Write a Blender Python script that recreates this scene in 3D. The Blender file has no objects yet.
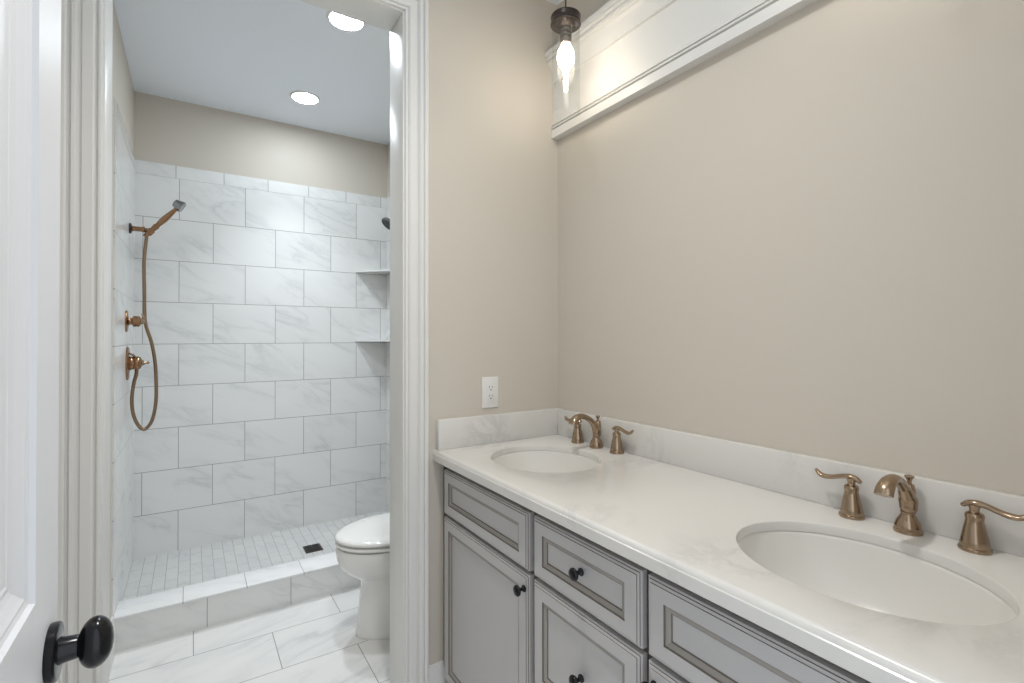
import bpy, bmesh, math, random
from mathutils import Vector, Matrix
PI = math.pi
S = bpy.context.scene
COL = S.collection

# ------------------------------------------------------------------ camera
H = 1.3154
cam = bpy.data.cameras.new('camera')
co = bpy.data.objects.new('camera', cam); COL.objects.link(co)
cam.sensor_width = 36.0
cam.lens = 496.566 / 1024 * 36.0
cam.shift_y = -8.47 / 1024
cam.clip_start = 0.02
_y, _p, _r = math.radians(32.8818), math.radians(0.479), math.radians(-0.0846)
fw = Vector((math.sin(_y)*math.cos(_p), math.cos(_y)*math.cos(_p), math.sin(_p)))
rt = Vector((math.cos(_y), -math.sin(_y), 0)); up = rt.cross(fw)
rt2 = math.cos(_r)*rt + math.sin(_r)*up; up2 = rt2.cross(fw)
M = Matrix((rt2, up2, -fw)).transposed().to_4x4(); M.translation = Vector((0, 0, H))
co.matrix_world = M
S.camera = co
S.view_settings.view_transform = 'Standard'
S.view_settings.look = 'None'
S.view_settings.gamma = 1.0
S.view_settings.use_curve_mapping = False
S.view_settings.exposure = 0.80

# ------------------------------------------------------------------ light levels
HALL = 0.9         # daylight of the hall, entering by the doorway behind the camera
CAN = 62.0          # recessed lights over toilet and shower
BULB = 14.5          # pendant bulbs
SPOT = 62.0          # beams of the recessed lights
w = bpy.data.worlds.new('world'); S.world = w; w.use_nodes = True
w.node_tree.nodes['Background'].inputs[0].default_value = (0.86, 0.93, 1.0, 1)
w.node_tree.nodes['Background'].inputs[1].default_value = HALL

# ------------------------------------------------------------------ materials
def srgb(r, g, b):
    f = lambda c: (c/255/12.92) if c/255 <= .04045 else ((c/255+.055)/1.055)**2.4
    return (f(r), f(g), f(b), 1)

def new_mat(name):
    m = bpy.data.materials.new(name); m.use_nodes = True
    nt = m.node_tree
    return m, nt, nt.nodes['Principled BSDF']

def plain(name, col, rough=.5, metal=0., bump=0., bscale=300, spec=.5, coat=0., tint=0.):
    m, nt, b = new_mat(name)
    b.inputs['Base Color'].default_value = col
    b.inputs['Roughness'].default_value = rough
    b.inputs['Metallic'].default_value = metal
    b.inputs['Specular IOR Level'].default_value = spec
    b.inputs['Coat Weight'].default_value = coat
    tc = nt.nodes.new('ShaderNodeTexCoord')
    nz = nt.nodes.new('ShaderNodeTexNoise'); nz.inputs['Scale'].default_value = bscale
    nz.inputs['Detail'].default_value = 3
    nt.links.new(tc.outputs['Object'], nz.inputs['Vector'])
    if bump:
        bp = nt.nodes.new('ShaderNodeBump'); bp.inputs['Strength'].default_value = bump
        bp.inputs['Distance'].default_value = .001
        nt.links.new(nz.outputs['Fac'], bp.inputs['Height']); nt.links.new(bp.outputs['Normal'], b.inputs['Normal'])
    if tint:
        mr = nt.nodes.new('ShaderNodeMapRange')
        mr.inputs['To Min'].default_value = max(.0, rough-tint); mr.inputs['To Max'].default_value = rough+tint
        nt.links.new(nz.outputs['Fac'], mr.inputs['Value']); nt.links.new(mr.outputs['Result'], b.inputs['Roughness'])
    return m

def math_node(nt, op, a, b=None, c=None):
    n = nt.nodes.new('ShaderNodeMath'); n.operation = op
    for i, v in enumerate((a, b, c)):
        if v is None: continue
        if isinstance(v, (int, float)): n.inputs[i].default_value = v
        else: nt.links.new(v, n.inputs[i])
    return n.outputs[0]

def mix_col(nt, fac, a, b):
    n = nt.nodes.new('ShaderNodeMix'); n.data_type = 'RGBA'
    for idx, v in ((0, fac), (6, a), (7, b)):
        if isinstance(v, (int, float)): n.inputs[idx].default_value = v
        elif isinstance(v, tuple): n.inputs[idx].default_value = v
        else: nt.links.new(v, n.inputs[idx])
    return n.outputs[2]

def tile(name, u, v, width, height, u0, v0, offset=.5, gap=.0014, base=(.80, .80, .785, 1), vein=(.45, .46, .48, 1),
         vamt=.34, vscale=2.6, grout=(.25, .24, .225, 1), rough=.12, vary=.05, angle=-.45):
    """marble-look tile laid in a bond on the plane of world axes u, v"""
    m, nt, b = new_mat(name)
    g = nt.nodes.new('ShaderNodeNewGeometry')
    sp = nt.nodes.new('ShaderNodeSeparateXYZ'); nt.links.new(g.outputs['Position'], sp.inputs[0])
    uu = math_node(nt, 'SUBTRACT', sp.outputs[u], u0); vv = math_node(nt, 'SUBTRACT', sp.outputs[v], v0)
    cb = nt.nodes.new('ShaderNodeCombineXYZ'); nt.links.new(uu, cb.inputs[0]); nt.links.new(vv, cb.inputs[1])
    br = nt.nodes.new('ShaderNodeTexBrick')
    br.offset = offset; br.offset_frequency = 2; br.squash = 1
    br.inputs['Color1'].default_value = (0, 0, 0, 1); br.inputs['Color2'].default_value = (1, 1, 1, 1)
    br.inputs['Mortar'].default_value = (0, 0, 0, 1)
    br.inputs['Scale'].default_value = 1; br.inputs['Mortar Size'].default_value = gap
    br.inputs['Mortar Smooth'].default_value = .1
    br.inputs['Brick Width'].default_value = width; br.inputs['Row Height'].default_value = height
    nt.links.new(cb.outputs[0], br.inputs['Vector'])
    rnd = math_node(nt, 'MULTIPLY', br.outputs['Color'], 37.0)
    # veins: stretched diagonal noise, shifted for every tile
    rot = nt.nodes.new('ShaderNodeMapping'); rot.inputs['Rotation'].default_value = (0, 0, -angle)
    nt.links.new(cb.outputs[0], rot.inputs['Vector'])
    st = nt.nodes.new('ShaderNodeMapping'); st.inputs['Scale'].default_value = (1, 3.0, 1)
    nt.links.new(rot.outputs[0], st.inputs['Vector'])
    s2 = nt.nodes.new('ShaderNodeSeparateXYZ'); nt.links.new(st.outputs[0], s2.inputs[0])
    c2 = nt.nodes.new('ShaderNodeCombineXYZ')
    nt.links.new(math_node(nt, 'ADD', s2.outputs[0], rnd), c2.inputs[0]); nt.links.new(s2.outputs[1], c2.inputs[1])
    nt.links.new(rnd, c2.inputs[2])
    n1 = nt.nodes.new('ShaderNodeTexNoise'); n1.inputs['Scale'].default_value = vscale; n1.inputs['Detail'].default_value = 6
    n1.inputs['Roughness'].default_value = .55; n1.inputs['Distortion'].default_value = .5
    nt.links.new(c2.outputs[0], n1.inputs['Vector'])
    d = math_node(nt, 'ABSOLUTE', math_node(nt, 'SUBTRACT', n1.outputs['Fac'], .5))
    v1 = math_node(nt, 'POWER', math_node(nt, 'MAXIMUM', math_node(nt, 'SUBTRACT', 1.0, math_node(nt, 'MULTIPLY', d, 11.0)), 0.0), 2.2)
    n2 = nt.nodes.new('ShaderNodeTexNoise'); n2.inputs['Scale'].default_value = vscale*.8; n2.inputs['Detail'].default_value = 2
    nt.links.new(c2.outputs[0], n2.inputs['Vector'])
    mask = nt.nodes.new('ShaderNodeMapRange'); mask.inputs['From Min'].default_value = .42; mask.inputs['From Max'].default_value = .68
    nt.links.new(n2.outputs['Fac'], mask.inputs['Value'])
    cloud = math_node(nt, 'MULTIPLY', mask.outputs[0], .22)
    fac = math_node(nt, 'MULTIPLY', math_node(nt, 'ADD', math_node(nt, 'MULTIPLY', v1, mask.outputs[0]), cloud), vamt)
    if vary:
        fac = math_node(nt, 'ADD', fac, math_node(nt, 'MULTIPLY', br.outputs['Color'], vary))
    c = mix_col(nt, fac, base, vein)
    c = mix_col(nt, br.outputs['Fac'], c, grout)
    nt.links.new(c, b.inputs['Base Color'])
    nt.links.new(math_node(nt, 'ADD', math_node(nt, 'MULTIPLY', br.outputs['Fac'], .6), rough), b.inputs['Roughness'])
    bp = nt.nodes.new('ShaderNodeBump'); bp.invert = True; bp.inputs['Strength'].default_value = .35; bp.inputs['Distance'].default_value = .002
    nt.links.new(br.outputs['Fac'], bp.inputs['Height']); nt.links.new(bp.outputs['Normal'], b.inputs['Normal'])
    return m

def quartz(name):
    m, nt, b = new_mat(name)
    g = nt.nodes.new('ShaderNodeNewGeometry')
    n1 = nt.nodes.new('ShaderNodeTexNoise'); n1.inputs['Scale'].default_value = 5.5; n1.inputs['Detail'].default_value = 7
    n1.inputs['Roughness'].default_value = .68; n1.inputs['Distortion'].default_value = .6
    n2 = nt.nodes.new('ShaderNodeTexNoise'); n2.inputs['Scale'].default_value = 4.0; n2.inputs['Detail'].default_value = 2
    n3 = nt.nodes.new('ShaderNodeTexNoise'); n3.inputs['Scale'].default_value = 420; n3.inputs['Detail'].default_value = 2
    for n in (n1, n2, n3): nt.links.new(g.outputs['Position'], n.inputs['Vector'])
    d = math_node(nt, 'ABSOLUTE', math_node(nt, 'SUBTRACT', n1.outputs['Fac'], .5))
    v = math_node(nt, 'POWER', math_node(nt, 'MAXIMUM', math_node(nt, 'SUBTRACT', 1.0, math_node(nt, 'MULTIPLY', d, 12.0)), 0.0), 1.6)
    mk = nt.nodes.new('ShaderNodeMapRange'); mk.inputs['From Min'].default_value = .5; mk.inputs['From Max'].default_value = .68
    nt.links.new(n2.outputs['Fac'], mk.inputs['Value'])
    f = math_node(nt, 'ADD', math_node(nt, 'MULTIPLY', math_node(nt, 'MULTIPLY', v, mk.outputs[0]), .38), math_node(nt, 'MULTIPLY', n3.outputs['Fac'], .05))
    c = mix_col(nt, f, (.725, .712, .68, 1), (.42, .42, .43, 1))
    nt.links.new(c, b.inputs['Base Color'])
    b.inputs['Roughness'].default_value = .2
    return m

def emission(name, col, strength):
    m, nt, b = new_mat(name)
    b.inputs['Base Color'].default_value = (.9, .9, .9, 1)
    b.inputs['Emission Color'].default_value = col
    b.inputs['Emission Strength'].default_value = strength
    return m

def thin_glass(name):
    m, nt, b = new_mat(name)
    nt.nodes.remove(b)
    out = nt.nodes['Material Output']
    tr = nt.nodes.new('ShaderNodeBsdfTransparent'); tr.inputs[0].default_value = (.985, .99, .99, 1)
    gl = nt.nodes.new('ShaderNodeBsdfGlossy'); gl.inputs['Roughness'].default_value = .03
    fr = nt.nodes.new('ShaderNodeFresnel'); fr.inputs['IOR'].default_value = 1.2
    mx = nt.nodes.new('ShaderNodeMixShader')
    nt.links.new(math_node(nt, 'MINIMUM', fr.outputs[0], .12), mx.inputs[0]); nt.links.new(tr.outputs[0], mx.inputs[1]); nt.links.new(gl.outputs[0], mx.inputs[2])
    nt.links.new(mx.outputs[0], out.inputs[0])
    return m

PAINT = plain('wall_paint_beige', srgb(206, 198.5, 187), .6, bump=.06, bscale=420)
CEIL = plain('ceiling_paint_white', srgb(238, 243, 250), .7, bump=.05, bscale=300)
WHITE = plain('trim_paint_white', srgb(226, 225, 222), .38, bump=.02, bscale=60)
DOORW = plain('door_paint_white', srgb(224, 225, 228), .42, bump=.05, bscale=45)
CABINET = plain('cabinet_paint_gray', srgb(189, 187, 187), .38, bump=.03, bscale=120)
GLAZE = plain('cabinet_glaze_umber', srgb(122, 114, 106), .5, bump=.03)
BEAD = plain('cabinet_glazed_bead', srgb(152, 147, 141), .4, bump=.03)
FRAME = plain('cabinet_frame_glaze_and_shade', srgb(82, 75, 68), .5, bump=.03)  # umber glaze, darkened further so the colour holds the shade between the fronts
BRONZE = plain('brushed_bronze', srgb(168, 148, 126), .24, 1.0, tint=.05, bscale=80)
BRONZE2 = plain('warm_bronze', srgb(150, 116, 88), .26, 1.0, tint=.05, bscale=80)
CHROME = plain('dark_nickel', srgb(150, 150, 152), .2, 1.0, tint=.03)
BLACK = plain('black_metal', srgb(22, 22, 26), .22, .35, tint=.04, bscale=50)
DARK = plain('aged_bronze_dark', srgb(70, 62, 58), .38, .7, tint=.05)
PORCELAIN = plain('porcelain_white', srgb(232, 231, 228), .1, coat=.3, tint=.02)
SINKW = plain('sink_white', srgb(226, 224, 219), .3, tint=.03)
PLASTIC = plain('plastic_white', srgb(230, 229, 226), .35, bump=.02)
SLOT = plain('slot_dark', srgb(40, 38, 36), .6, bump=.02)
GLASS = thin_glass('clear_glass')
LENS = emission('lit_lens', (0.84, 0.93, 1.0, 1), CAN)
BULBM = emission('lit_bulb', (1.0, 0.87, 0.70, 1), BULB)
QUARTZ = quartz('quartz_white')
T_BACK = tile('wall_tile_back', 0, 2, .3440, .2434, .112, .0616, rough=.42, vamt=.37)
T_SIDE = tile('wall_tile_side', 1, 2, .3440, .2434, 3.44, .0616, rough=.2, vamt=.37)
T_TRIM = tile('bullnose_tile', 0, 2, .2445, .3, -.077, 2.1, offset=0, rough=.42)
T_TRIMS = tile('bullnose_tile_side', 1, 2, .2445, .3, 3.515, 2.1, offset=0)
T_FLOOR = tile('floor_tile', 0, 1, .592, .29, .013, -1.319, vscale=1.7, vamt=.55, gap=.0016, rough=.16, base=(.80, .79, .77, 1), angle=.35)
T_PAN = tile('mosaic_tile', 1, 0, .155, .054, 2.80, -.2693-.54, gap=.0014, base=(.60, .60, .585, 1), vary=.26, vamt=.5, vscale=7, grout=(.36, .355, .34, 1), rough=.3)
T_CURBF = tile('curb_tile_face', 0, 2, .352, .6, .066, -.3, offset=0, angle=-.6, vscale=3.4)
T_CURBT = tile('curb_tile_top', 0, 1, .252, .6, -.026, 2.4, offset=0, angle=-.6, vscale=3.4, base=(.83, .83, .825, 1))
T_SHELF = tile('shelf_marble', 0, 1, .9, .9, .5, 2.9, offset=0, gap=0.0)

# ------------------------------------------------------------------ mesh helpers
def wloc(o):
    v = Vector((0, 0, 0))
    while o is not None:
        v += o.location; o = o.parent
    return v

def obj(name, bm, mats, parent=None, smooth=True, world=True, angle=40):
    """link one bmesh as one object; world=True means its verts are in world coordinates"""
    if parent is not None and world:
        bmesh.ops.translate(bm, verts=bm.verts, vec=-wloc(parent))
    bmesh.ops.recalc_face_normals(bm, faces=bm.faces)
    me = bpy.data.meshes.new(name); bm.to_mesh(me); bm.free()
    for m in (mats if isinstance(mats, (list, tuple)) else [mats]): me.materials.append(m)
    if smooth:
        me.shade_smooth()
        me.set_sharp_from_angle(angle=math.radians(angle))
    o = bpy.data.objects.new(name, me); COL.objects.link(o)
    if parent is not None: o.parent = parent
    return o

def thing(name, label, cat, loc=(0, 0, 0), group=None):
    o = bpy.data.objects.new(name, None); COL.objects.link(o); o.location = loc
    o.empty_display_size = .05
    o['label'] = label; o['category'] = cat
    if group: o['group'] = group
    return o

def struct(name, bm, mats, parent=None, **k):
    o = obj(name, bm, mats, parent, **k)
    if parent is None: o['kind'] = 'structure'
    return o

def tag(o, label, cat, group=None):
    o['label'] = label; o['category'] = cat
    if group: o['group'] = group
    return o

def dup(root, loc, label=None):
    r = root.copy(); COL.objects.link(r); r.location = loc
    if label: r['label'] = label
    for ch in list(root.children):
        c = ch.copy(); COL.objects.link(c); c.parent = r
        for g in list(ch.children):
            d = g.copy(); COL.objects.link(d); d.parent = c
    return r

def box(bm, x0, x1, y0, y1, z0, z1, bev=0, mi=0, seg=2):
    r = bmesh.ops.create_cube(bm, size=1)
    vs = r['verts']
    for v in vs:
        v.co = Vector((x0 + (v.co.x+.5)*(x1-x0), y0 + (v.co.y+.5)*(y1-y0), z0 + (v.co.z+.5)*(z1-z0)))
    fs = set(f for v in vs for f in v.link_faces)
    for f in fs: f.material_index = mi
    if bev:
        es = list(set(e for v in vs for e in v.link_edges))
        r = bmesh.ops.bevel(bm, geom=es, offset=bev, segments=seg, profile=.5, affect='EDGES')
        for f in r['faces']: f.material_index = mi
    return vs

def bx(*a, bev=0, mi=0, bm=None):
    bm = bm or bmesh.new(); box(bm, *a, bev=bev, mi=mi); return bm

def loft(bm, rings, closed=True, cap0=True, cap1=True, mi=0):
    vr = [[bm.verts.new(p) for p in r] for r in rings]
    n = len(vr[0])
    for a, b in zip(vr, vr[1:]):
        for i in range(n if closed else n-1):
            f = bm.faces.new((a[i], a[(i+1) % n], b[(i+1) % n], b[i])); f.material_index = mi
    if cap0: bm.faces.new(vr[0][::-1]).material_index = mi
    if cap1: bm.faces.new(vr[-1]).material_index = mi
    return vr

def lathe(bm, prof, seg=32, mat=None, mi=0, cap0=True, cap1=True, sx=1, sy=1):
    mat = mat or Matrix()
    rings = []
    for r, z in prof:
        r = max(r, 1e-4)
        rings.append([mat @ Vector((r*sx*math.cos(2*PI*i/seg), r*sy*math.sin(2*PI*i/seg), z)) for i in range(seg)])
    loft(bm, rings, True, cap0, cap1, mi)

def axis_matrix(origin, axis):
    z = Vector(axis).normalized()
    a = Vector((0, 0, 1)) if abs(z.z) < .9 else Vector((1, 0, 0))
    x = a.cross(z).normalized(); y = z.cross(x)
    m = Matrix((x, y, z)).transposed().to_4x4(); m.translation = Vector(origin)
    return m

def catmull(pts, n=8):
    P = [Vector(p) for p in pts]
    P = [2*P[0]-P[1]] + P + [2*P[-1]-P[-2]]
    out = []
    for i in range(1, len(P)-2):
        p0, p1, p2, p3 = P[i-1:i+3]
        for k in range(n):
            t = k/n
            out.append(.5*((2*p1)+(p2-p0)*t+(2*p0-5*p1+4*p2-p3)*t*t+(3*p1-p0-3*p2+p3)*t**3))
    out.append(P[-2].copy())
    return out

def interp(vals, n):
    out = []
    for k in range(n):
        t = k/(n-1)*(len(vals)-1); i = min(int(t), len(vals)-2); f = t-i; f = f*f*(3-2*f)
        out.append(vals[i]*(1-f)+vals[i+1]*f)
    return out

def sweep(bm, pts, ra, rb=None, seg=16, ref=None, n=8, mi=0, round_ends=True):
    """tube through pts; ra radius across (along ref x tangent), rb radius along ref; lists are spread over the length"""
    P = catmull(pts, n); N = len(P)
    A = interp(ra, N) if isinstance(ra, (list, tuple)) else [ra]*N
    rb = ra if rb is None else rb
    B = interp(rb, N) if isinstance(rb, (list, tuple)) else [rb]*N
    rings = []; up = Vector(ref) if ref else None
    prev = None
    for i in range(N):
        t = (P[min(i+1, N-1)]-P[max(i-1, 0)]).normalized()
        if up is not None:
            y = (up - t*up.dot(t)); y.normalize()
        else:
            if prev is None:
                a = Vector((0, 0, 1)) if abs(t.z) < .9 else Vector((1, 0, 0)); y = (a-t*a.dot(t)).normalized()
            else: y = (prev-t*prev.dot(t)).normalized()
            prev = y
        x = y.cross(t)
        rings.append((P[i], x, y, t, A[i], B[i]))
    def ring(q, s, push):
        c, x, y, t, a, b = q
        return [c + t*push + x*(a*s*math.cos(2*PI*k/seg)) + y*(b*s*math.sin(2*PI*k/seg)) for k in range(seg)]
    R = [ring(q, 1, 0) for q in rings]
    if round_ends:
        m0 = min(rings[0][4], rings[0][5]); m1 = min(rings[-1][4], rings[-1][5])
        pre = [ring(rings[0], math.sin(a), -m0*math.cos(a)) for a in (.15, .6, 1.1)]
        post = [ring(rings[-1], math.sin(a), m1*math.cos(a)) for a in (1.1, .6, .15)]
        R = pre + R + post
    loft(bm, R, True, True, True, mi)

def prism(bm, poly, axis, a, b, mi=0):
    """poly of 2-D points in the plane of the other two axes (in x,y,z order), extruded from a to b"""
    def p(q, t):
        l = list(q); l.insert(axis, t); return Vector(l)
    loft(bm, [[p(q, a) for q in poly], [p(q, b) for q in poly]], True, True, True, mi)

# ------------------------------------------------------------------ key dimensions (metres)
RX = 1.2954                  # right wall of the vanity room
BY, BY2 = 1.6458, 1.7768     # partition between vanity and toilet room
JL, JR, HEAD = -.1882, .6144, 2.445
CZ = 2.716
SL, SR, SB = -.2693, 1.1877, 3.515
TT = 2.3257                  # top of the tile
CF, CB, CT = 2.656, 2.812, .144
PAN = .067
KZ, KB, KF = .9143, .8773, .725
KS = KZ-.0205               # underside of the stone at the sink openings

# ------------------------------------------------------------------ the setting
bm = bmesh.new(); box(bm, -.60, 1.45, -1.1, 3.65, -.1, 0)
struct('floor', bm, T_FLOOR, smooth=False)
bm = bmesh.new(); box(bm, -.60, 1.45, -.12, 3.65, CZ, CZ+.1)
struct('ceiling', bm, CEIL, smooth=False)
struct('wall_right', bx(RX, RX+.12, -.12, BY2, 0, CZ), PAINT, smooth=False)
struct('wall_right_toilet', bx(SR+.006, RX+.12, BY2, SB+.12, 0, CZ), PAINT, smooth=False)
struct('wall_left', bx(-.50, -.36, -.12, BY2, 0, CZ), PAINT, smooth=False)
struct('wall_left_toilet', bx(-.50, SL-.006, BY2, SB+.12, 0, CZ), PAINT, smooth=False)
struct('wall_far', bx(SL-.006, SR+.006, SB+.006, SB+.12, 0, CZ), PAINT, smooth=False)
bm = bmesh.new()
box(bm, -.36, JL-.02, BY, BY2, 0, CZ); box(bm, JR+.02, RX, BY, BY2, 0, CZ); box(bm, JL-.02, JR+.02, BY, BY2, HEAD+.02, CZ)
struct('wall_back', bm, PAINT, smooth=False)
bm = bmesh.new()
box(bm, -.36, -.157, -.12, 0, 0, CZ); box(bm, .70, RX, -.12, 0, 0, CZ); box(bm, -.157, .70, -.12, 0, 2.47, CZ)
struct('wall_front', bm, PAINT, smooth=False)
# tile cladding of the shower
t = struct('wall_far_tile', bx(SL, SR, SB, SB+.006, PAN-.02, 2.2518), T_BACK, smooth=False)
t = struct('trim_5', bx(SL, SR, SB-.001, SB+.006, 2.2518, TT, bev=.001), T_TRIM, smooth=False)
struct('wall_left_tile', bx(SL-.006, SL, CF, SB, 0, 2.2518), T_SIDE, smooth=False)
struct('trim_6', bx(SL-.006, SL+.001, CF, SB, 2.2518, TT, bev=.001), T_TRIMS, smooth=False)
struct('wall_right_tile', bx(SR, SR+.006, CF, SB, 0, 2.2518), T_SIDE, smooth=False)
struct('trim_7', bx(SR-.001, SR+.006, CF, SB, 2.2518, TT, bev=.001), T_TRIMS, smooth=False)
struct('floor_shower', bx(SL, SR, CB, SB, 0, PAN), T_PAN, smooth=False)

# jamb lining of the opening
bm = bmesh.new()
box(bm, JL-.02, JL, BY-.002, BY2+.002, 0, HEAD, bev=.0012); box(bm, JR, JR+.02, BY-.002, BY2+.002, 0, HEAD, bev=.0012)
box(bm, JL-.02, JR+.02, BY-.002, BY2+.002, HEAD, HEAD+.02, bev=.0012)
struct('trim_1', bm, WHITE)

# moulded casing swept round the opening (mitred at the head)
CAS = [(0, 0), (0, .009), (.0025, .0125), (.0075, .0125), (.009, .0070), (.0125, .0070), (.0145, .0120), (.019, .0150), (.040, .0160), (.043, .0105), (.047, .0105),
       (.049, .0170), (.054, .0225), (.060, .0235), (.0635, .0165), (.0675, .0165), (.0695, .0245), (.073, .0270), (.081, .0270), (.083, .0245), (.083, 0)]
def casing(name, y, sgn, x0, x1, zt, wid=1.0, reveal=.005):
    bm = bmesh.new()
    x0 -= reveal; x1 += reveal; zt += reveal
    rings = []
    for st in range(4):
        ring = []
        for (a, d) in CAS:
            a *= wid
            yy = y + sgn*d
            if st == 0: p = (x0-a, yy, 0)
            elif st == 1: p = (x0-a, yy, zt+a)
            elif st == 2: p = (x1+a, yy, zt+a)
            else: p = (x1+a, yy, 0)
            ring.append(Vector(p))
        rings.append(ring)
    loft(bm, rings, True, True, True)
    return struct(name, bm, WHITE, angle=25)
casing('trim_2', BY, -1, JL, JR, HEAD, .97)
casing('trim_3', BY2, 1, JL, JR, HEAD, .85)

# baseboards
BASE = [(0, 0), (.0145, 0), (.0145, .115), (.012, .122), (.012, .130), (.008, .140), (.006, .152), (0, .152)]
def baseboard(name, axis, pos, sgn, a, b):
    bm = bmesh.new()
    if axis == 'x':   # runs along X at Y = pos
        rings = [[Vector((t, pos+sgn*d, z)) for d, z in BASE] for t in (a, b)]
    else:
        rings = [[Vector((pos+sgn*d, t, z)) for d, z in BASE] for t in (a, b)]
    loft(bm, rings); return struct(name, bm, WHITE, angle=25)
baseboard('baseboard_back', 'x', BY, -1, JR+.09, .766)
baseboard('baseboard_left', 'y', -.36, 1, 0, BY)
baseboard('baseboard_left_toilet', 'y', SL-.006, 1, BY2+.028, CF)
baseboard('baseboard_right_toilet', 'y', SR+.006, -1, BY2, CF)
baseboard('baseboard_partition', 'x', BY2, 1, JR+.09, SR-.01)
baseboard('baseboard_right', 'y', RX, -1, 0, .082)

# ------------------------------------------------------------------ panelled boards (doors, drawer fronts)
def panel_board(bm, y0, y1, z0, z1, xback, thick, frame, prof, out=-1, edge=None, mids=()):
    """board in the Y-Z plane, its face towards X*out. frame = (left,right,bottom,top) widths; prof = [(inset, depth, mat)] of the recess,
    edge = [(inset, height, mat)] round the outside; mids = z-pairs of rails splitting the field"""
    X = lambda h: xback + out*h
    def loop(i0, h, Y0=y0, Y1=y1, Z0=z0, Z1=z1):
        return [bm.verts.new((X(h), a, b)) for a, b in ((Y0+i0, Z0+i0), (Y1-i0, Z0+i0), (Y1-i0, Z1-i0), (Y0+i0, Z1-i0))]
    def bridge(a, b, mi):
        for i in range(4):
            bm.faces.new((a[i], a[(i+1) % 4], b[(i+1) % 4], b[i])).material_index = mi
    edge = edge or [(0, thick-.002, 0), (.002, thick, 0)]
    back = loop(0, 0); bm.faces.new(back[::-1])
    prev = back
    for i0, h, mi in edge:
        cur = loop(i0, h); bridge(prev, cur, mi); prev = cur
    ins = edge[-1][0]
    l, r, b, tp = frame
    zs = [z0+b] + [z for p in mids for z in p] + [z1-tp]
    fields = [(zs[i], zs[i+1]) for i in range(0, len(zs), 2)]
    h = edge[-1][1]
    Y0, Y1 = y0+l, y1-r
    def quad(a0, a1, b0, b1):
        bm.faces.new([bm.verts.new((X(h), a, b_)) for a, b_ in ((a0, b0), (a1, b0), (a1, b1), (a0, b1))])
    if len(fields) == 1:
        cur = [bm.verts.new((X(h), a, c)) for a, c in ((Y0, fields[0][0]), (Y1, fields[0][0]), (Y1, fields[0][1]), (Y0, fields[0][1]))]
        bridge(prev, cur, 0)
    else:
        quad(y0+ins, Y0, z0+ins, z1-ins); quad(Y1, y1-ins, z0+ins, z1-ins)
        quad(Y0, Y1, z0+ins, fields[0][0]); quad(Y0, Y1, fields[-1][1], z1-ins)
        for (a, c), (d, e) in zip(fields, fields[1:]): quad(Y0, Y1, c, d)
        cur = None
    for f0, f1 in fields:
        p = cur or [bm.verts.new((X(h), a, c)) for a, c in ((Y0, f0), (Y1, f0), (Y1, f1), (Y0, f1))]
        for i0, dep, mi in prof:
            q = loop(i0, h-dep, Y0, Y1, f0, f1); bridge(p, q, mi); p = q
        bm.faces.new(p)

# ------------------------------------------------------------------ white panelled door, open at the left
DX = -.132
door = bpy.data.objects.new('door_1', None); COL.objects.link(door); door.location = (DX-.0175, .003, .012); door['kind'] = 'structure'
bm = bmesh.new()
DPROF = [(.002, .005, 0), (.006, .0065, 0), (.010, .0060, 0), (.014, .0085, 0), (.022, .0125, 0), (.028, .0145, 0), (.031, .0135, 0), (.034, .0135, 0), (.036, .0145, 0)]
panel_board(bm, .003, .793, .012, 2.43, DX-.0175, .0175, (.103, .103, .22, .12), DPROF, out=1, mids=((.88, 1.045),))
panel_board(bm, .003, .793, .012, 2.43, DX-.0175, .0175, (.103, .103, .22, .12), DPROF, out=-1, mids=((.88, 1.045),))
obj('door_slab', bm, DOORW, door, smooth=False)
def door_knob(side):
    x0 = DX if side > 0 else DX-.035
    m = axis_matrix((x0, .749, .963), (side, 0, 0))
    bm = bmesh.new()
    lathe(bm, [(.0305, 0), (.0312, .0015), (.0312, .0070), (.0298, .0086), (.0275, .0092), (.010, .0096)], 40, m)
    k = obj('door_knob', bm, BLACK, door)
    bm = bmesh.new()
    lathe(bm, [(.0145, .006), (.0145, .010), (.0135, .014), (.0125, .0245), (.0120, .0255), (.0105, .026), (.0105, .028)], 32, m)
    obj('neck', bm, BLACK, k)
    bm = bmesh.new()
    pr = []
    for i in range(17):
        a = PI*i/16
        pr.append((.0283*math.sin(a)**.92 if i not in (0, 16) else 0, .0405-.0165*math.cos(a)))
    lathe(bm, pr, 40, m, sx=.80, sy=1.0)
    obj('knob_grip', bm, BLACK, k)
door_knob(1); door_knob(-1)
for z in (.25, 1.2, 2.2):
    bm = bmesh.new()
    lathe(bm, [(.006, z-.05), (.0065, z-.048), (.0065, z+.048), (.006, z+.05)], 16, Matrix.Translation((DX-.040, .0, 0)))
    obj('hinge', bm, BLACK, door)

# ------------------------------------------------------------------ shower curb and drain
curb = thing('shower_curb', 'low tiled shower curb running wall to wall in front of the mosaic shower floor', 'curb', ((SL+SR)/2, (CF+CB)/2, 0))
obj('curb_face', bx(SL, SR, CF, CB, 0, CT-.011), T_CURBF, curb, smooth=False)
obj('curb_cap', bx(SL, SR, CF-.004, CB+.003, CT-.011, CT, bev=.003), T_CURBT, curb)
dr = thing('shower_drain', 'small square dark metal drain set in the mosaic shower floor', 'drain', (.61, 3.117, PAN))
bm = bmesh.new()
box(bm, .562, .658, 3.062, 3.172, PAN, PAN+.003, bev=.001)
obj('drain_frame', bm, DARK, dr)
bm = bmesh.new()
for i in range(6):
    y = 3.074+i*.0165
    box(bm, .572, .607, y, y+.010, PAN+.003, PAN+.0045); box(bm, .613, .648, y, y+.010, PAN+.003, PAN+.0045)
obj('drain_grate', bm, BLACK, dr)

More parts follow.
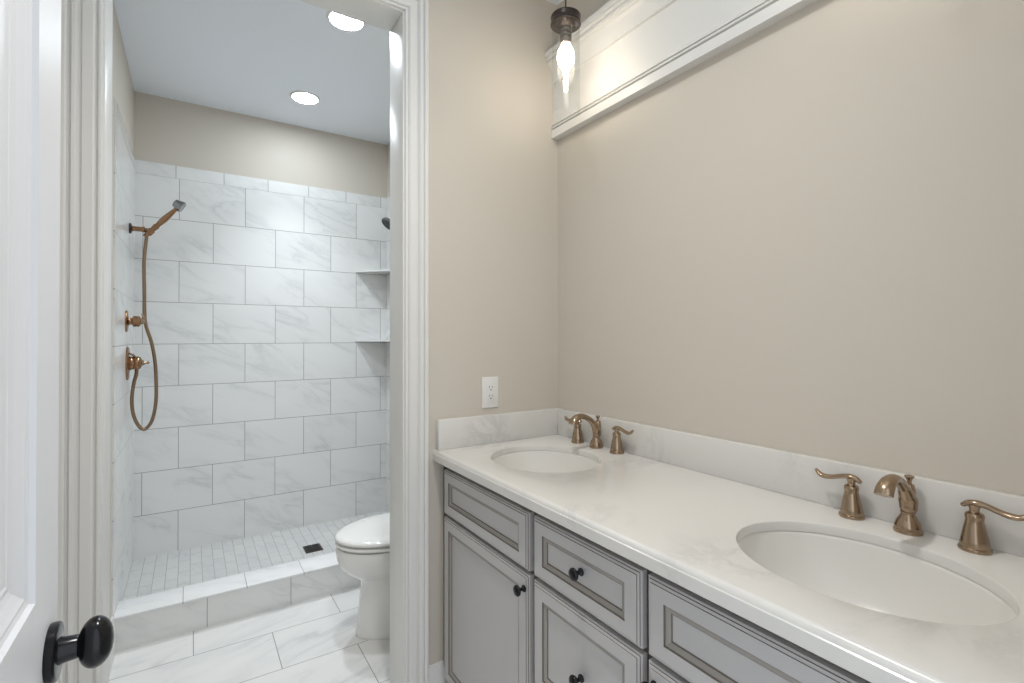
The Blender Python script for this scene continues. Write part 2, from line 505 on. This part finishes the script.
# ------------------------------------------------------------------ recessed lights
def can(x, y, label, beam=1.0, cone=128, col=(.875, .94, 1.0)):
    c = thing('recessed_light', label, 'ceiling light', (x, y, CZ), 'recessed ceiling lights')
    m = Matrix.Translation((x, y, 0))
    bm = bmesh.new()
    lathe(bm, [(.068, CZ-.0045), (.072, CZ-.007), (.079, CZ-.006), (.083, CZ-.001), (.083, CZ)], 48, m, cap0=False, cap1=False)
    obj('trim_ring', bm, PLASTIC, c)
    bm = bmesh.new(); lathe(bm, [(.001, CZ-.0055), (.045, CZ-.0052), (.068, CZ-.0042), (.069, CZ-.002)], 48, m, cap1=False)
    obj('lens', bm, LENS, c)
    sl = bpy.data.lights.new('recessed_beam', 'SPOT'); sl.energy = SPOT*beam; sl.spot_size = math.radians(cone); sl.spot_blend = 1.0
    sl.shadow_soft_size = .06; sl.color = col
    so = bpy.data.objects.new('recessed_beam', sl); COL.objects.link(so); so.parent = c; so.location = (0, 0, -.012)
can(.57, 2.222, 'round recessed ceiling light half hidden behind the door head, above the toilet', .33, 120)
can(.42, .86, 'added recessed fill light, out of view in the vanity room ceiling near the middle of the room', .54, 128, (1.0, .93, .85))  # added unseen lamp at a guessed spot, raises the vanity room's light
can(.555, 3.08, 'round recessed ceiling light near the far wall, above the shower', .80, 88)

# ------------------------------------------------------------------ corner shelves
def shelf(z, label):
    bm = bmesh.new()
    n = 10
    L = .222
    poly = [(SR, SB), (SR-L, SB)]
    for i in range(1, n):
        t = i/n
        bow = .012*math.sin(PI*t)
        poly.append((SR-L*(1-t)-bow*.7, SB-L*t-bow*.7))
    poly.append((SR, SB-L))
    prism(bm, poly, 2, z, z+.013)
    bmesh.ops.bevel(bm, geom=[e for e in bm.edges if abs(e.verts[0].co.z-e.verts[1].co.z) < 1e-5], offset=.002, segments=2, affect='EDGES')
    return tag(obj('corner_shelf', bm, T_SHELF), label, 'shelf', 'shower corner shelves')
shelf(1.772, 'upper white marble corner shelf in the right back corner of the shower')
shelf(1.287, 'lower white marble corner shelf in the right back corner of the shower')

# ------------------------------------------------------------------ shower fittings on the left wall
hs = thing('hand_shower', 'bronze hand shower on a wall bracket with a long looping hose', 'hand shower', (SL, 3.22, 1.88))
Y0 = 3.22
m = axis_matrix((SL, Y0, 1.881), (1, 0, 0))
bm = bmesh.new(); lathe(bm, [(.027, 0), (.027, .006), (.022, .010), (.015, .012)], 28, m)
obj('wall_flange', bm, DARK, hs)
bm = bmesh.new(); lathe(bm, [(.0125, .010), (.0135, .016), (.0125, .022), (.0125, .052), (.0150, .056), (.0150, .064), (.009, .066), (.008, .078)], 24, m)
obj('wall_bracket', bm, BRONZE2, hs)
pb = Vector((-.184, Y0, 1.870)); pt = Vector((-.066, Y0-.015, 2.008))
bm = bmesh.new(); lathe(bm, [(.0135, -.016), (.0165, -.010), (.0165, .014), (.0135, .018)], 24, axis_matrix(pb, pt-pb))
lathe(bm, [(.011, -.02), (.012, -.018), (.012, .018), (.011, .02)], 20, axis_matrix(pb, (0, 1, 0)))
obj('holder', bm, BRONZE2, hs)
d = (pt-pb); Ln = d.length
bm = bmesh.new()
lathe(bm, [(.008, -.034), (.0105, -.030), (.0115, .016), (.0150, .040), (.0155, .046), (.0115, .052), (.0125, .060), (.0155, .090), (.0155, .110), (.0105, Ln-.020), (.0095, Ln-.012), (.0115, Ln-.008), (.0115, Ln)], 24, axis_matrix(pb, d))
obj('handle', bm, BRONZE2, hs)
bm = bmesh.new()
hd = Vector((.84, -.10, -.54)).normalized()
hc = pt + d.normalized()*.020
lathe(bm, [(.014, -.026), (.021, -.022), (.024, -.010), (.0285, .004), (.031, .012), (.031, .018), (.028, .0205), (.012, .019)], 32, axis_matrix(hc - hd*.004, hd))
obj('spray_head', bm, CHROME, hs)
hose = [(-.197, Y0, 1.845), (-.201, Y0, 1.80), (-.207, 3.21, 1.70), (-.205, 3.21, 1.56), (-.203, 3.21, 1.44), (-.196, 3.20, 1.375), (-.172, 3.20, 1.285), (-.157, 3.20, 1.18),
        (-.152, 3.20, 1.06), (-.154, 3.20, .97), (-.168, 3.20, .888), (-.190, 3.20, .848), (-.208, 3.20, .842), (-.230, 3.20, .870), (-.248, 3.20, .925), (-.254, 3.20, 1.0), (-.246, 3.20, 1.08), (-.236, 3.20, 1.125), (-.234, 3.20, 1.150)]
bm = bmesh.new(); sweep(bm, hose, .0082, seg=12, n=10)
obj('hose', bm, plain('hose_bronze', srgb(140, 118, 96), .34, 1.0, bump=.4, bscale=260), hs)
bm = bmesh.new(); sweep(bm, [(SL+.001, 3.20, 1.168), (SL+.018, 3.20, 1.168), (-.238, 3.20, 1.165), (-.234, 3.20, 1.148)], [.013, .011, .010, .009], seg=16)
obj('supply_elbow', bm, BRONZE2, hs)

def valve(loc, R, label, lever, big):
    v = thing('shower_valve', label, 'shower valve', loc, 'shower valves under the hand shower')
    m = axis_matrix(loc, (1, 0, 0))
    bm = bmesh.new(); lathe(bm, [(R, 0), (R, .003), (R*.96, .006), (R*.55, .009), (R*.36, .012)], 48, m)
    obj('escutcheon', bm, BRONZE2, v)
    bm = bmesh.new()
    if big: lathe(bm, [(.034, .006), (.035, .016), (.032, .020), (.032, .030), (.034, .034), (.034, .046), (.030, .053), (.020, .059), (.014, .060)], 32, m)
    else: lathe(bm, [(.017, .008), (.019, .012), (.0165, .016), (.0165, .024), (.0255, .027), (.0275, .033), (.0260, .044), (.0275, .050), (.023, .056), (.014, .060)], 32, m)
    obj('valve_body', bm, BRONZE2, v)
    bm = bmesh.new()
    if big:
        lathe(bm, [(.014, .058), (.0145, .064), (.010, .069), (.006, .080), (.0075, .086), (.003, .091)], 20, m)
        x, y, z = loc
        sweep(bm, [(x+.036, y, z+.022), (x+.026, y-.012, z+.040), (x+.012, y-.018, z+.050)], [.006, .0055, .0045], seg=12)
    else:
        lathe(bm, [(.014, .058), (.0155, .064), (.012, .070), (.005, .074)], 20, m)
        x, y, z = loc
        sweep(bm, [(x+.066, y, z+.008), (x+.068, y-.004, z+.024), (x+.064, y-.006, z+.034)], [.0055, .005, .004], seg=12)
    obj('valve_handle', bm, BRONZE, v)
valve((SL, 3.09, 1.397), .054, 'upper smaller bronze shower valve with round plate on the left shower wall', 0, False)
valve((SL, 3.15, 1.187), .085, 'lower larger bronze shower valve with big round plate on the left shower wall', 0, True)

# shower head on the right wall, only its rim shows past the door jamb
sh = thing('shower_head', 'dark shower head on the right shower wall, mostly hidden by the doorway', 'shower head', (SR, 3.13, 2.13))
bm = bmesh.new(); lathe(bm, [(.03, 0), (.03, .005), (.02, .012), (.012, .014)], 28, axis_matrix((SR, 3.13, 2.13), (-1, 0, 0)))
obj('wall_flange', bm, BRONZE, sh)
bm = bmesh.new(); sweep(bm, [(SR-.01, 3.13, 2.13), (SR-.04, 3.13, 2.13), (SR-.065, 3.13, 2.118), (SR-.085, 3.13, 2.088)], .0095, seg=14)
obj('shower_arm', bm, BRONZE, sh)
hd = Vector((-.62, -.1, -.76)).normalized()
hc = Vector((SR-.088, 3.13, 2.082))
bm = bmesh.new(); lathe(bm, [(.012, -.002), (.015, .008), (.016, .014), (.030, .024), (.048, .034), (.052, .042), (.052, .048), (.049, .051)], 36, axis_matrix(hc, hd), cap1=False)
obj('head_shell', bm, CHROME, sh)
bm = bmesh.new(); lathe(bm, [(.049, .0508), (.047, .050), (.03, .0505), (.001, .0508)], 36, axis_matrix(hc, hd), cap0=False)
obj('spray_face', bm, BLACK, sh)

# ------------------------------------------------------------------ toilet
TY = 2.222
toi = thing('toilet', 'white toilet with closed lid, half hidden by the doorway', 'toilet', (.90, TY, 0))
def egg(cx, a_front, a_back, b, z, n=40, p=2.0, pb=2.6):
    """egg outline; front points to -X"""
    out = []
    for i in range(n):
        t = 2*PI*i/n
        c, s = math.cos(t), math.sin(t)
        if c < 0: x = cx - a_front*abs(c)**(2/p)
        else: x = cx + a_back*abs(c)**(2/pb)
        q = p if c < 0 else pb
        y = TY + b*math.copysign(abs(s)**(2/q), s)
        out.append(Vector((x, y, z)))
    return out
bm = bmesh.new()
def eg(tip, b, z, cx=.86): return egg(cx, cx-tip, .20, b, z)
R = [eg(.616, .118, 0), eg(.614, .120, .010), eg(.619, .116, .020), eg(.622, .112, .035), eg(.627, .108, .10), eg(.633, .106, .17), eg(.638, .110, .225), eg(.632, .116, .245), eg(.604, .128, .265, .84),
     eg(.568, .145, .290, .82), eg(.543, .162, .322, .80), eg(.532, .172, .360, .79), eg(.530, .177, .392, .79), eg(.535, .174, .402, .79)]
loft(bm, R)
obj('bowl', bm, PORCELAIN, toi, angle=60)
bm = bmesh.new()
R = [egg(.79, .236, .17, .161, .402), egg(.79, .236, .17, .161, .4095), egg(.79, .258, .175, .181, .4105), egg(.79, .262, .178, .185, .413), egg(.79, .262, .178, .185, .421), egg(.79, .257, .174, .181, .4245)]
loft(bm, R)
obj('seat', bm, PORCELAIN, toi, angle=60)
bm = bmesh.new()
R = [egg(.79, .232, .17, .157, .4245), egg(.79, .232, .17, .157, .4315), egg(.79, .258, .185, .182, .4325), egg(.79, .262, .188, .186, .435), egg(.79, .262, .188, .186, .443), egg(.79, .256, .186, .181, .449), egg(.79, .237, .175, .168, .454), egg(.79, .16, .13, .115, .459), egg(.79, .05, .04, .035, .461)]
loft(bm, R)
obj('lid', bm, PORCELAIN, toi, angle=60)
bm = bmesh.new(); box(bm, .985, SR-.012, TY-.205, TY+.205, .36, .725, bev=.02, seg=4); box(bm, .93, 1.10, TY-.11, TY+.11, .22, .375, bev=.02, seg=3)
obj('tank', bm, PORCELAIN, toi)
bm = bmesh.new(); box(bm, .975, SR-.009, TY-.215, TY+.215, .725, .76, bev=.01, seg=3)
obj('tank_lid', bm, PORCELAIN, toi)
bm = bmesh.new(); lathe(bm, [(.013, 0), (.013, .008), (.008, .012)], 20, axis_matrix((.986, TY-.14, .66), (-1, 0, 0)))
sweep(bm, [(.972, TY-.14, .66), (.968, TY-.115, .655), (.968, TY-.075, .648)], [.006, .006, .005], seg=10)
obj('flush_lever', bm, CHROME, toi)

# ------------------------------------------------------------------ vanity cabinets
FX, FFX = .748, .768       # faces of the fronts, face frame
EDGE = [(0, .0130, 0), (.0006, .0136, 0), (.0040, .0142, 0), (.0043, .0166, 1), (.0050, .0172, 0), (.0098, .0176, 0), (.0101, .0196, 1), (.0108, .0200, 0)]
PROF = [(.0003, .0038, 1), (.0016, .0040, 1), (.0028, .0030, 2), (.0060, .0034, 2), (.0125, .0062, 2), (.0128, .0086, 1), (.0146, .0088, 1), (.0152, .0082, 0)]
def knob(parent, y, z):
    m = axis_matrix((FX, y, z), (-1, 0, 0))
    bm = bmesh.new()
    lathe(bm, [(.0090, 0), (.0092, .003), (.0068, .0055), (.0045, .008), (.0045, .013), (.0064, .016), (.0115, .0180), (.0142, .0208), (.0147, .0236), (.0130, .0270), (.0078, .0295), (.0005, .0300)], 32, m)
    return obj('knob', bm, BLACK, parent)
def front(parent, name, y0, y1, z0, z1, kn=None):
    bm = bmesh.new()
    panel_board(bm, y0, y1, z0, z1, FFX, .020, (.042, .042, .038, .038), PROF, out=-1, edge=EDGE)
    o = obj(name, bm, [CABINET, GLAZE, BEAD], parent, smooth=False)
    if kn: knob(o, *kn)
    return o
def cabinet(name, label, y0, y1, rails, sl=.038, sr=.038):
    c = thing(name, label, 'cabinet', (FFX, (y0+y1)/2, 0))
    bm = bmesh.new()
    xb = RX-.004; zt = KB-.001; xf_ = FFX+.02
    box(bm, xf_, xb, y0, y0+.016, .10, zt); box(bm, xf_, xb, y1-.016, y1, .10, zt)
    box(bm, xf_, xb, y0+.016, y1-.016, .10, .118); box(bm, xb-.008, xb, y0+.016, y1-.016, .118, zt)
    obj('carcass', bm, CABINET, c, smooth=False)
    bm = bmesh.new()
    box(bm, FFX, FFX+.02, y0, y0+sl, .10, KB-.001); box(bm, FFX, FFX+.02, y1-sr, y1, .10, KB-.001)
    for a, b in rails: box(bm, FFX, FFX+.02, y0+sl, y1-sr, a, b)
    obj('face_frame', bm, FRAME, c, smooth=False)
    obj('toe_kick', bx(FFX+.075, FFX+.09, y0, y1, 0, .10), CABINET, c, smooth=False)
    return c
G = .0005
c = cabinet('sink_cabinet', 'gray glazed sink cabinet below the left sink, door with black knob at its right', 1.0720+G, BY-.001, [(.10, .145), (.66, .71), (.825, KB-.001)], .04, .056)
front(c, 'false_front', 1.0825, 1.6060, .695, .850)
front(c, 'door', 1.0825, 1.6060, .117, .684, (1.099, .646))
c = cabinet('drawer_cabinet', 'gray glazed three drawer cabinet in the middle of the vanity', .6880+G, 1.0720-G, [(.10, .145), (.385, .42), (.67, .71), (.825, KB-.001)])
front(c, 'drawer', .6920, 1.0610, .695, .850, (.868, .781))
front(c, 'drawer', .6920, 1.0610, .407, .684, (.868, .540))
front(c, 'drawer', .6920, 1.0610, .117, .396, (.868, .255))
c = cabinet('sink_cabinet', 'gray glazed sink cabinet below the right sink, at the lower right of the photo', .09, .6880-G, [(.10, .145), (.66, .71), (.825, KB-.001)], .056, .04)
front(c, 'false_front', .1370, .6760, .695, .850)
front(c, 'door', .1370, .6760, .117, .684, (.655, .648))

# ------------------------------------------------------------------ countertop with two oval cut-outs
SINKS = [(.995, 1.336, .192, .176), (.999, .414, .204, .170)]     # cx, cy, half length (Y), half width (X)
ctop = thing('vanity_countertop', 'white quartz vanity countertop with low backsplash and two oval sink openings', 'countertop', (1.0, .868, KB))
bm = bmesh.new()
NE = 96
ycut = .875
cells = [(ycut, BY, SINKS[0]), (.078, ycut, SINKS[1])]
front_prof = [(.0125, KZ), (.0085, KZ-.0012), (.0045, KZ-.0045), (.0030, KZ-.0085), (.0022, KZ-.0115), (.0, KZ-.0130), (0, KB)]
xf = KF+front_prof[0][0]
for (a, b, (cx, cy, hy, hx)) in cells:
    def rectpt(t):
        c, s = math.cos(t), math.sin(t)
        # ray to the rectangle from the hole centre
        k = min([(v-o)/d_ for v, o, d_ in ((xf, cx, c), (RX, cx, c), (a, cy, s), (b, cy, s)) if abs(d_) > 1e-9 and (v-o)/d_ > 0])
        return (cx+k*c, cy+k*s)
    ang = sorted(set([2*PI*i/NE for i in range(NE)] + [math.atan2(v-cy, u-cx) % (2*PI) for u in (xf, RX) for v in (a, b)]))
    outer = [rectpt(t) for t in ang]
    er = [(cx+hx*math.cos(t), cy+hy*math.sin(t)) for t in ang]
    def ell(d_): return [(cx+(hx+d_)*math.cos(t), cy+(hy+d_)*math.sin(t)) for t in ang]
    rings = [[Vector((x, y, KS)) for x, y in outer], [Vector((x, y, KS)) for x, y in ell(0)],
             [Vector((x, y, KZ-.004)) for x, y in ell(0)], [Vector((x, y, KZ-.0012)) for x, y in ell(.0012)], [Vector((x, y, KZ)) for x, y in ell(.004)],
             [Vector((x, y, KZ)) for x, y in outer]]
    loft(bm, rings, True, False, False)
# eased front edge
rr = [[Vector((KF+d_, y, z)) for d_, z in front_prof] + [Vector((KF+.036, y, KB)), Vector((KF+.036, y, KS)), Vector((xf, y, KS))] for y in (.078, BY)]
loft(bm, rr, False, False, False)
bm.faces.new([bm.verts.new(v) for v in rr[0]]); bm.faces.new([bm.verts.new(v) for v in rr[1]])
bmesh.ops.remove_doubles(bm, verts=bm.verts, dist=1e-5)
obj('counter_slab', bm, QUARTZ, ctop, angle=30)
obj('backsplash', bx(RX-.0268, RX, .078, BY-.0268, KZ, 1.0212, bev=.002), QUARTZ, ctop)
obj('backsplash', bx(KF+.012, RX, BY-.0268, BY, KZ, 1.0212, bev=.002), QUARTZ, ctop)

def sink(cx, cy, hy, hx, label):
    s = thing('sink_basin', label, 'sink', (cx, cy, KS-.15), 'undermount sinks')
    bm = bmesh.new()
    prof = [(1.12, 0), (1.012, 0), (1.004, -.001), (.996, -.008), (.965, -.033), (.90, -.070), (.79, -.104), (.62, -.128), (.42, -.141), (.20, -.147), (.118, -.149)]
    prof2 = [(.118, -.157), (.42, -.150), (.66, -.136), (.84, -.110), (.95, -.073), (1.02, -.035), (1.055, -.012), (1.12, -.010)]
    def rg(k, dz):
        f = max(0, min(1, (k-.118)/.5)); rx = hx*k*f + (hx+hy)/2*k*(1-f); ry = hy*k*f + (hx+hy)/2*k*(1-f)
        return [Vector((cx+rx*math.cos(2*PI*i/64), cy+ry*math.sin(2*PI*i/64), KS-.0008+dz)) for i in range(64)]
    R = [rg(*p) for p in prof+prof2]; R.append([v.copy() for v in R[0]])
    loft(bm, R, True, False, False)
    bmesh.ops.remove_doubles(bm, verts=bm.verts, dist=1e-6)
    obj('bowl', bm, SINKW, s, angle=60)
    bm = bmesh.new(); m = Matrix.Translation((cx, cy, KS-.0008-.149))
    lathe(bm, [(.019, .001), (.0225, .002), (.0228, .0005), (.0205, -.006), (.0205, -.03)], 32, m, cap0=False)
    lathe(bm, [(.0165, .0), (.0165, .003), (.014, .005), (.001, .0055)], 32, m)
    obj('sink_drain', bm, BRONZE, s)
sink(*SINKS[0], 'oval white undermount sink at the far end of the counter beside the outlet wall')
sink(*SINKS[1], 'oval white undermount sink at the near end of the counter, larger in the photo')

# ------------------------------------------------------------------ faucets
def faucet(y, label, group):
    f = thing('faucet', label, 'faucet', (1.238, y, KZ), group)
    # spout, local coordinates: reaches towards -X
    bm = bmesh.new()
    lathe(bm, [(.0245, 0), (.0250, .003), (.0245, .0065), (.0228, .0075), (.0232, .0090), (.0226, .0140), (.0200, .0225), (.0155, .0305), (.0125, .0350), (.0118, .0385), (.0130, .0420)], 36)
    sp = obj('spout', bm, BRONZE, f, world=False)
    bm = bmesh.new()
    sweep(bm, [(0, 0, .036), (.003, 0, .050), (.002, 0, .064), (-.007, 0, .079), (-.023, 0, .097), (-.046, 0, .1125), (-.071, 0, .1195), (-.093, 0, .1155), (-.108, 0, .1055), (-.1145, 0, .0945)],
          [.0112, .0152, .0166, .0138, .0108, .0104, .0120, .0146, .0160, .0164], [.0110, .0150, .0158, .0126, .0098, .0090, .0096, .0106, .0106, .0102], seg=24, round_ends=False)
    obj('spout_neck', bm, BRONZE, sp, world=False, angle=50)
    bm = bmesh.new()
    lathe(bm, [(.0080, .045), (.0105, .060), (.0112, .074), (.0105, .086), (.0088, .0945), (.0080, .0965), (.0050, .0970)], 28, Matrix.Translation((.0085, 0, 0)))
    obj('rear_column', bm, BRONZE, sp, world=False, angle=50)
    bm = bmesh.new()
    lathe(bm, [(.0042, .096), (.0042, .103), (.0058, .108), (.0080, .1105), (.0086, .1125), (.0076, .1145), (.0036, .1155)], 24, Matrix.Translation((.0085, 0, 0)))
    obj('lift_rod', bm, BRONZE, sp, world=False)
    for s in (1, -1):
        o = s*.1035
        bm = bmesh.new()
        lathe(bm, [(.0242, 0), (.0250, .002), (.0240, .0065), (.0222, .0075), (.0226, .0090), (.0205, .0200), (.0172, .0380), (.0146, .0500), (.0134, .0565), (.0142, .0620), (.0144, .0660), (.0128, .0695), (.0092, .0712), (.0074, .0730), (.0076, .0775), (.0092, .0820), (.0098, .0850), (.006, .0870)], 32, Matrix.Translation((0, o, 0)))
        h = obj('handle', bm, BRONZE, f, world=False)
        bm = bmesh.new()
        sweep(bm, [(0, o-s*.016, .0815), (0, o-s*.009, .0862), (0, o+s*.002, .0885), (0, o+s*.016, .0868), (0, o+s*.036, .0806), (0, o+s*.052, .0775), (0, o+s*.064, .0795), (0, o+s*.0735, .0880)],
              [.0060, .0076, .0086, .0074, .0074, .0090, .0084, .0052], [.0044, .0054, .0058, .0052, .0050, .0056, .0050, .0036], seg=18, ref=(0, 0, 1))
        obj('lever', bm, BRONZE, h, world=False, angle=60)
    return f
f1 = faucet(1.352, 'bronze widespread faucet with two lever handles behind the far sink', 'bronze widespread faucets')
dup(f1, (1.238, .4180, KZ), 'bronze widespread faucet with two lever handles behind the near sink')

# ------------------------------------------------------------------ outlet
ol = thing('wall_outlet', 'white electrical outlet on beige wall above the side backsplash', 'outlet', (.962, BY, 1.105))
bm = bmesh.new(); box(bm, .926, .998, BY-.006, BY, 1.046, 1.164, bev=.003, seg=3)
obj('cover_plate', bm, PLASTIC, ol)
bm = bmesh.new(); box(bm, .9455, .9785, BY-.0085, BY-.005, 1.0715, 1.1385, bev=.0012)
rc = obj('receptacle', bm, PLASTIC, ol)
bm = bmesh.new()
for z in (1.1255, 1.0925):
    box(bm, .9548, .9566, BY-.0088, BY-.008, z-.004, z+.004); box(bm, .9672, .9690, BY-.0088, BY-.008, z-.004, z+.004)
    lathe(bm, [(.0026, 0), (.0026, .0009)], 12, axis_matrix((.962, BY-.008, z-.0105), (0, -1, 0)))
obj('slots', bm, SLOT, rc, smooth=False)
for z in (1.151, 1.059):
    bm = bmesh.new(); lathe(bm, [(.003, 0), (.003, .0008), (.002, .0012)], 14, axis_matrix((.962, BY-.0058, z), (0, -1, 0)))
    obj('screw', bm, PLASTIC, ol)

# ------------------------------------------------------------------ white moulded valance high on the right wall
VZ0, VZ1 = 2.144, 2.493
va = thing('wall_valance', 'white moulded valance board mounted high along the right wall above the vanity', 'valance', (RX, .87, VZ0))
YA, YB = .05, BY
def run(poly): 
    b_ = bmesh.new(); prism(b_, [(RX-d_, z) for d_, z in poly], 1, YA, YB); return b_
obj('board', run([(0, VZ0), (.016, VZ0), (.016, VZ1-.002), (0, VZ1-.002)]), WHITE, va, smooth=False)
obj('bottom_rail', run([(.016, VZ0), (.034, VZ0), (.034, VZ0+.033), (.032, VZ0+.0345), (.024, VZ0+.035), (.024, VZ0+.040), (.034, VZ0+.0405), (.0352, VZ0+.0435), (.034, VZ0+.0465), (.022, VZ0+.047), (.022, VZ0+.053), (.032, VZ0+.0535), (.032, VZ0+.057), (.027, VZ0+.063), (.020, VZ0+.068), (.016, VZ0+.070)]), WHITE, va, angle=25)
cr = [(.016, VZ1-.118), (.027, VZ1-.118), (.0275, VZ1-.109), (.021, VZ1-.1085), (.021, VZ1-.102)]
for i in range(9):
    t = i/8; cr.append((.022+.022*(1-math.cos(t*PI/2))+.004*t, VZ1-.100+.050*math.sin(t*PI/2)))
cr += [(.050, VZ1-.0475), (.0565, VZ1-.047), (.0575, VZ1-.038), (.0525, VZ1-.0375), (.0525, VZ1-.033), (.060, VZ1-.0325), (.0635, VZ1-.024), (.060, VZ1-.0235), (.060, VZ1-.019), (.068, VZ1-.0185), (.068, VZ1), (.016, VZ1)]
obj('crown', run(cr), WHITE, va, angle=25)

# ------------------------------------------------------------------ pendants
def pendant(x, y, label):
    p = thing('pendant_light', label, 'pendant light', (x, y, CZ), 'glass pendants over the vanity')
    def P(name, prof, m, par=p, seg=32, **k):
        bm = bmesh.new(); lathe(bm, [(r, z-CZ) for r, z in prof], seg, **k); return obj(name, bm, m, par, world=False, angle=50)
    P('canopy', [(.060, CZ), (.060, CZ-.012), (.055, CZ-.020), (.012, CZ-.024), (.006, CZ-.032)], DARK)
    cz = 2.436
    P('cord', [(.0024, CZ-.02), (.0024, cz)], DARK, seg=10)
    P('cap', [(.004, cz), (.006, cz-.003), (.044, cz-.004), (.0505, cz-.007), (.0525, cz-.012), (.0505, cz-.016), (.0505, cz-.029), (.0525, cz-.032), (.0525, cz-.038), (.0455, cz-.038), (.0440, cz-.036), (.030, cz-.050), (.014, cz-.052)], DARK, seg=40)
    P('socket', [(.0200, cz-.048), (.0205, cz-.062), (.0185, cz-.064), (.0205, cz-.067), (.0205, cz-.077), (.0185, cz-.079), (.0205, cz-.082), (.0205, cz-.092), (.0185, cz-.095), (.0185, cz-.104), (.010, cz-.106)], plain('socket_gray', srgb(120, 112, 104), .4, .6), seg=24)
    P('bulb', [(.008, cz-.104), (.0130, cz-.107), (.0180, cz-.112), (.0250, cz-.124), (.0292, cz-.140), (.0300, cz-.154), (.0280, cz-.168), (.0215, cz-.180), (.0140, cz-.190), (.0092, cz-.200), (.0080, cz-.214), (.0082, cz-.232), (.0060, cz-.246), (.0056, cz-.256), (.0062, cz-.266), (.001, cz-.271)], BULBM, seg=28)
    g0 = cz-.033; g1 = 2.088
    P('glass_shade', [(.0495, g0), (.0495, g1+.004), (.0490, g1), (.0470, g1), (.0466, g1+.004), (.0466, g0)], GLASS, seg=48, cap0=False, cap1=False)
pendant(1.089, 1.338, 'clear glass cylinder pendant with lit bulb hanging in front of the white valance')
pendant(1.089, .414, 'clear glass cylinder pendant with lit bulb over the near sink')
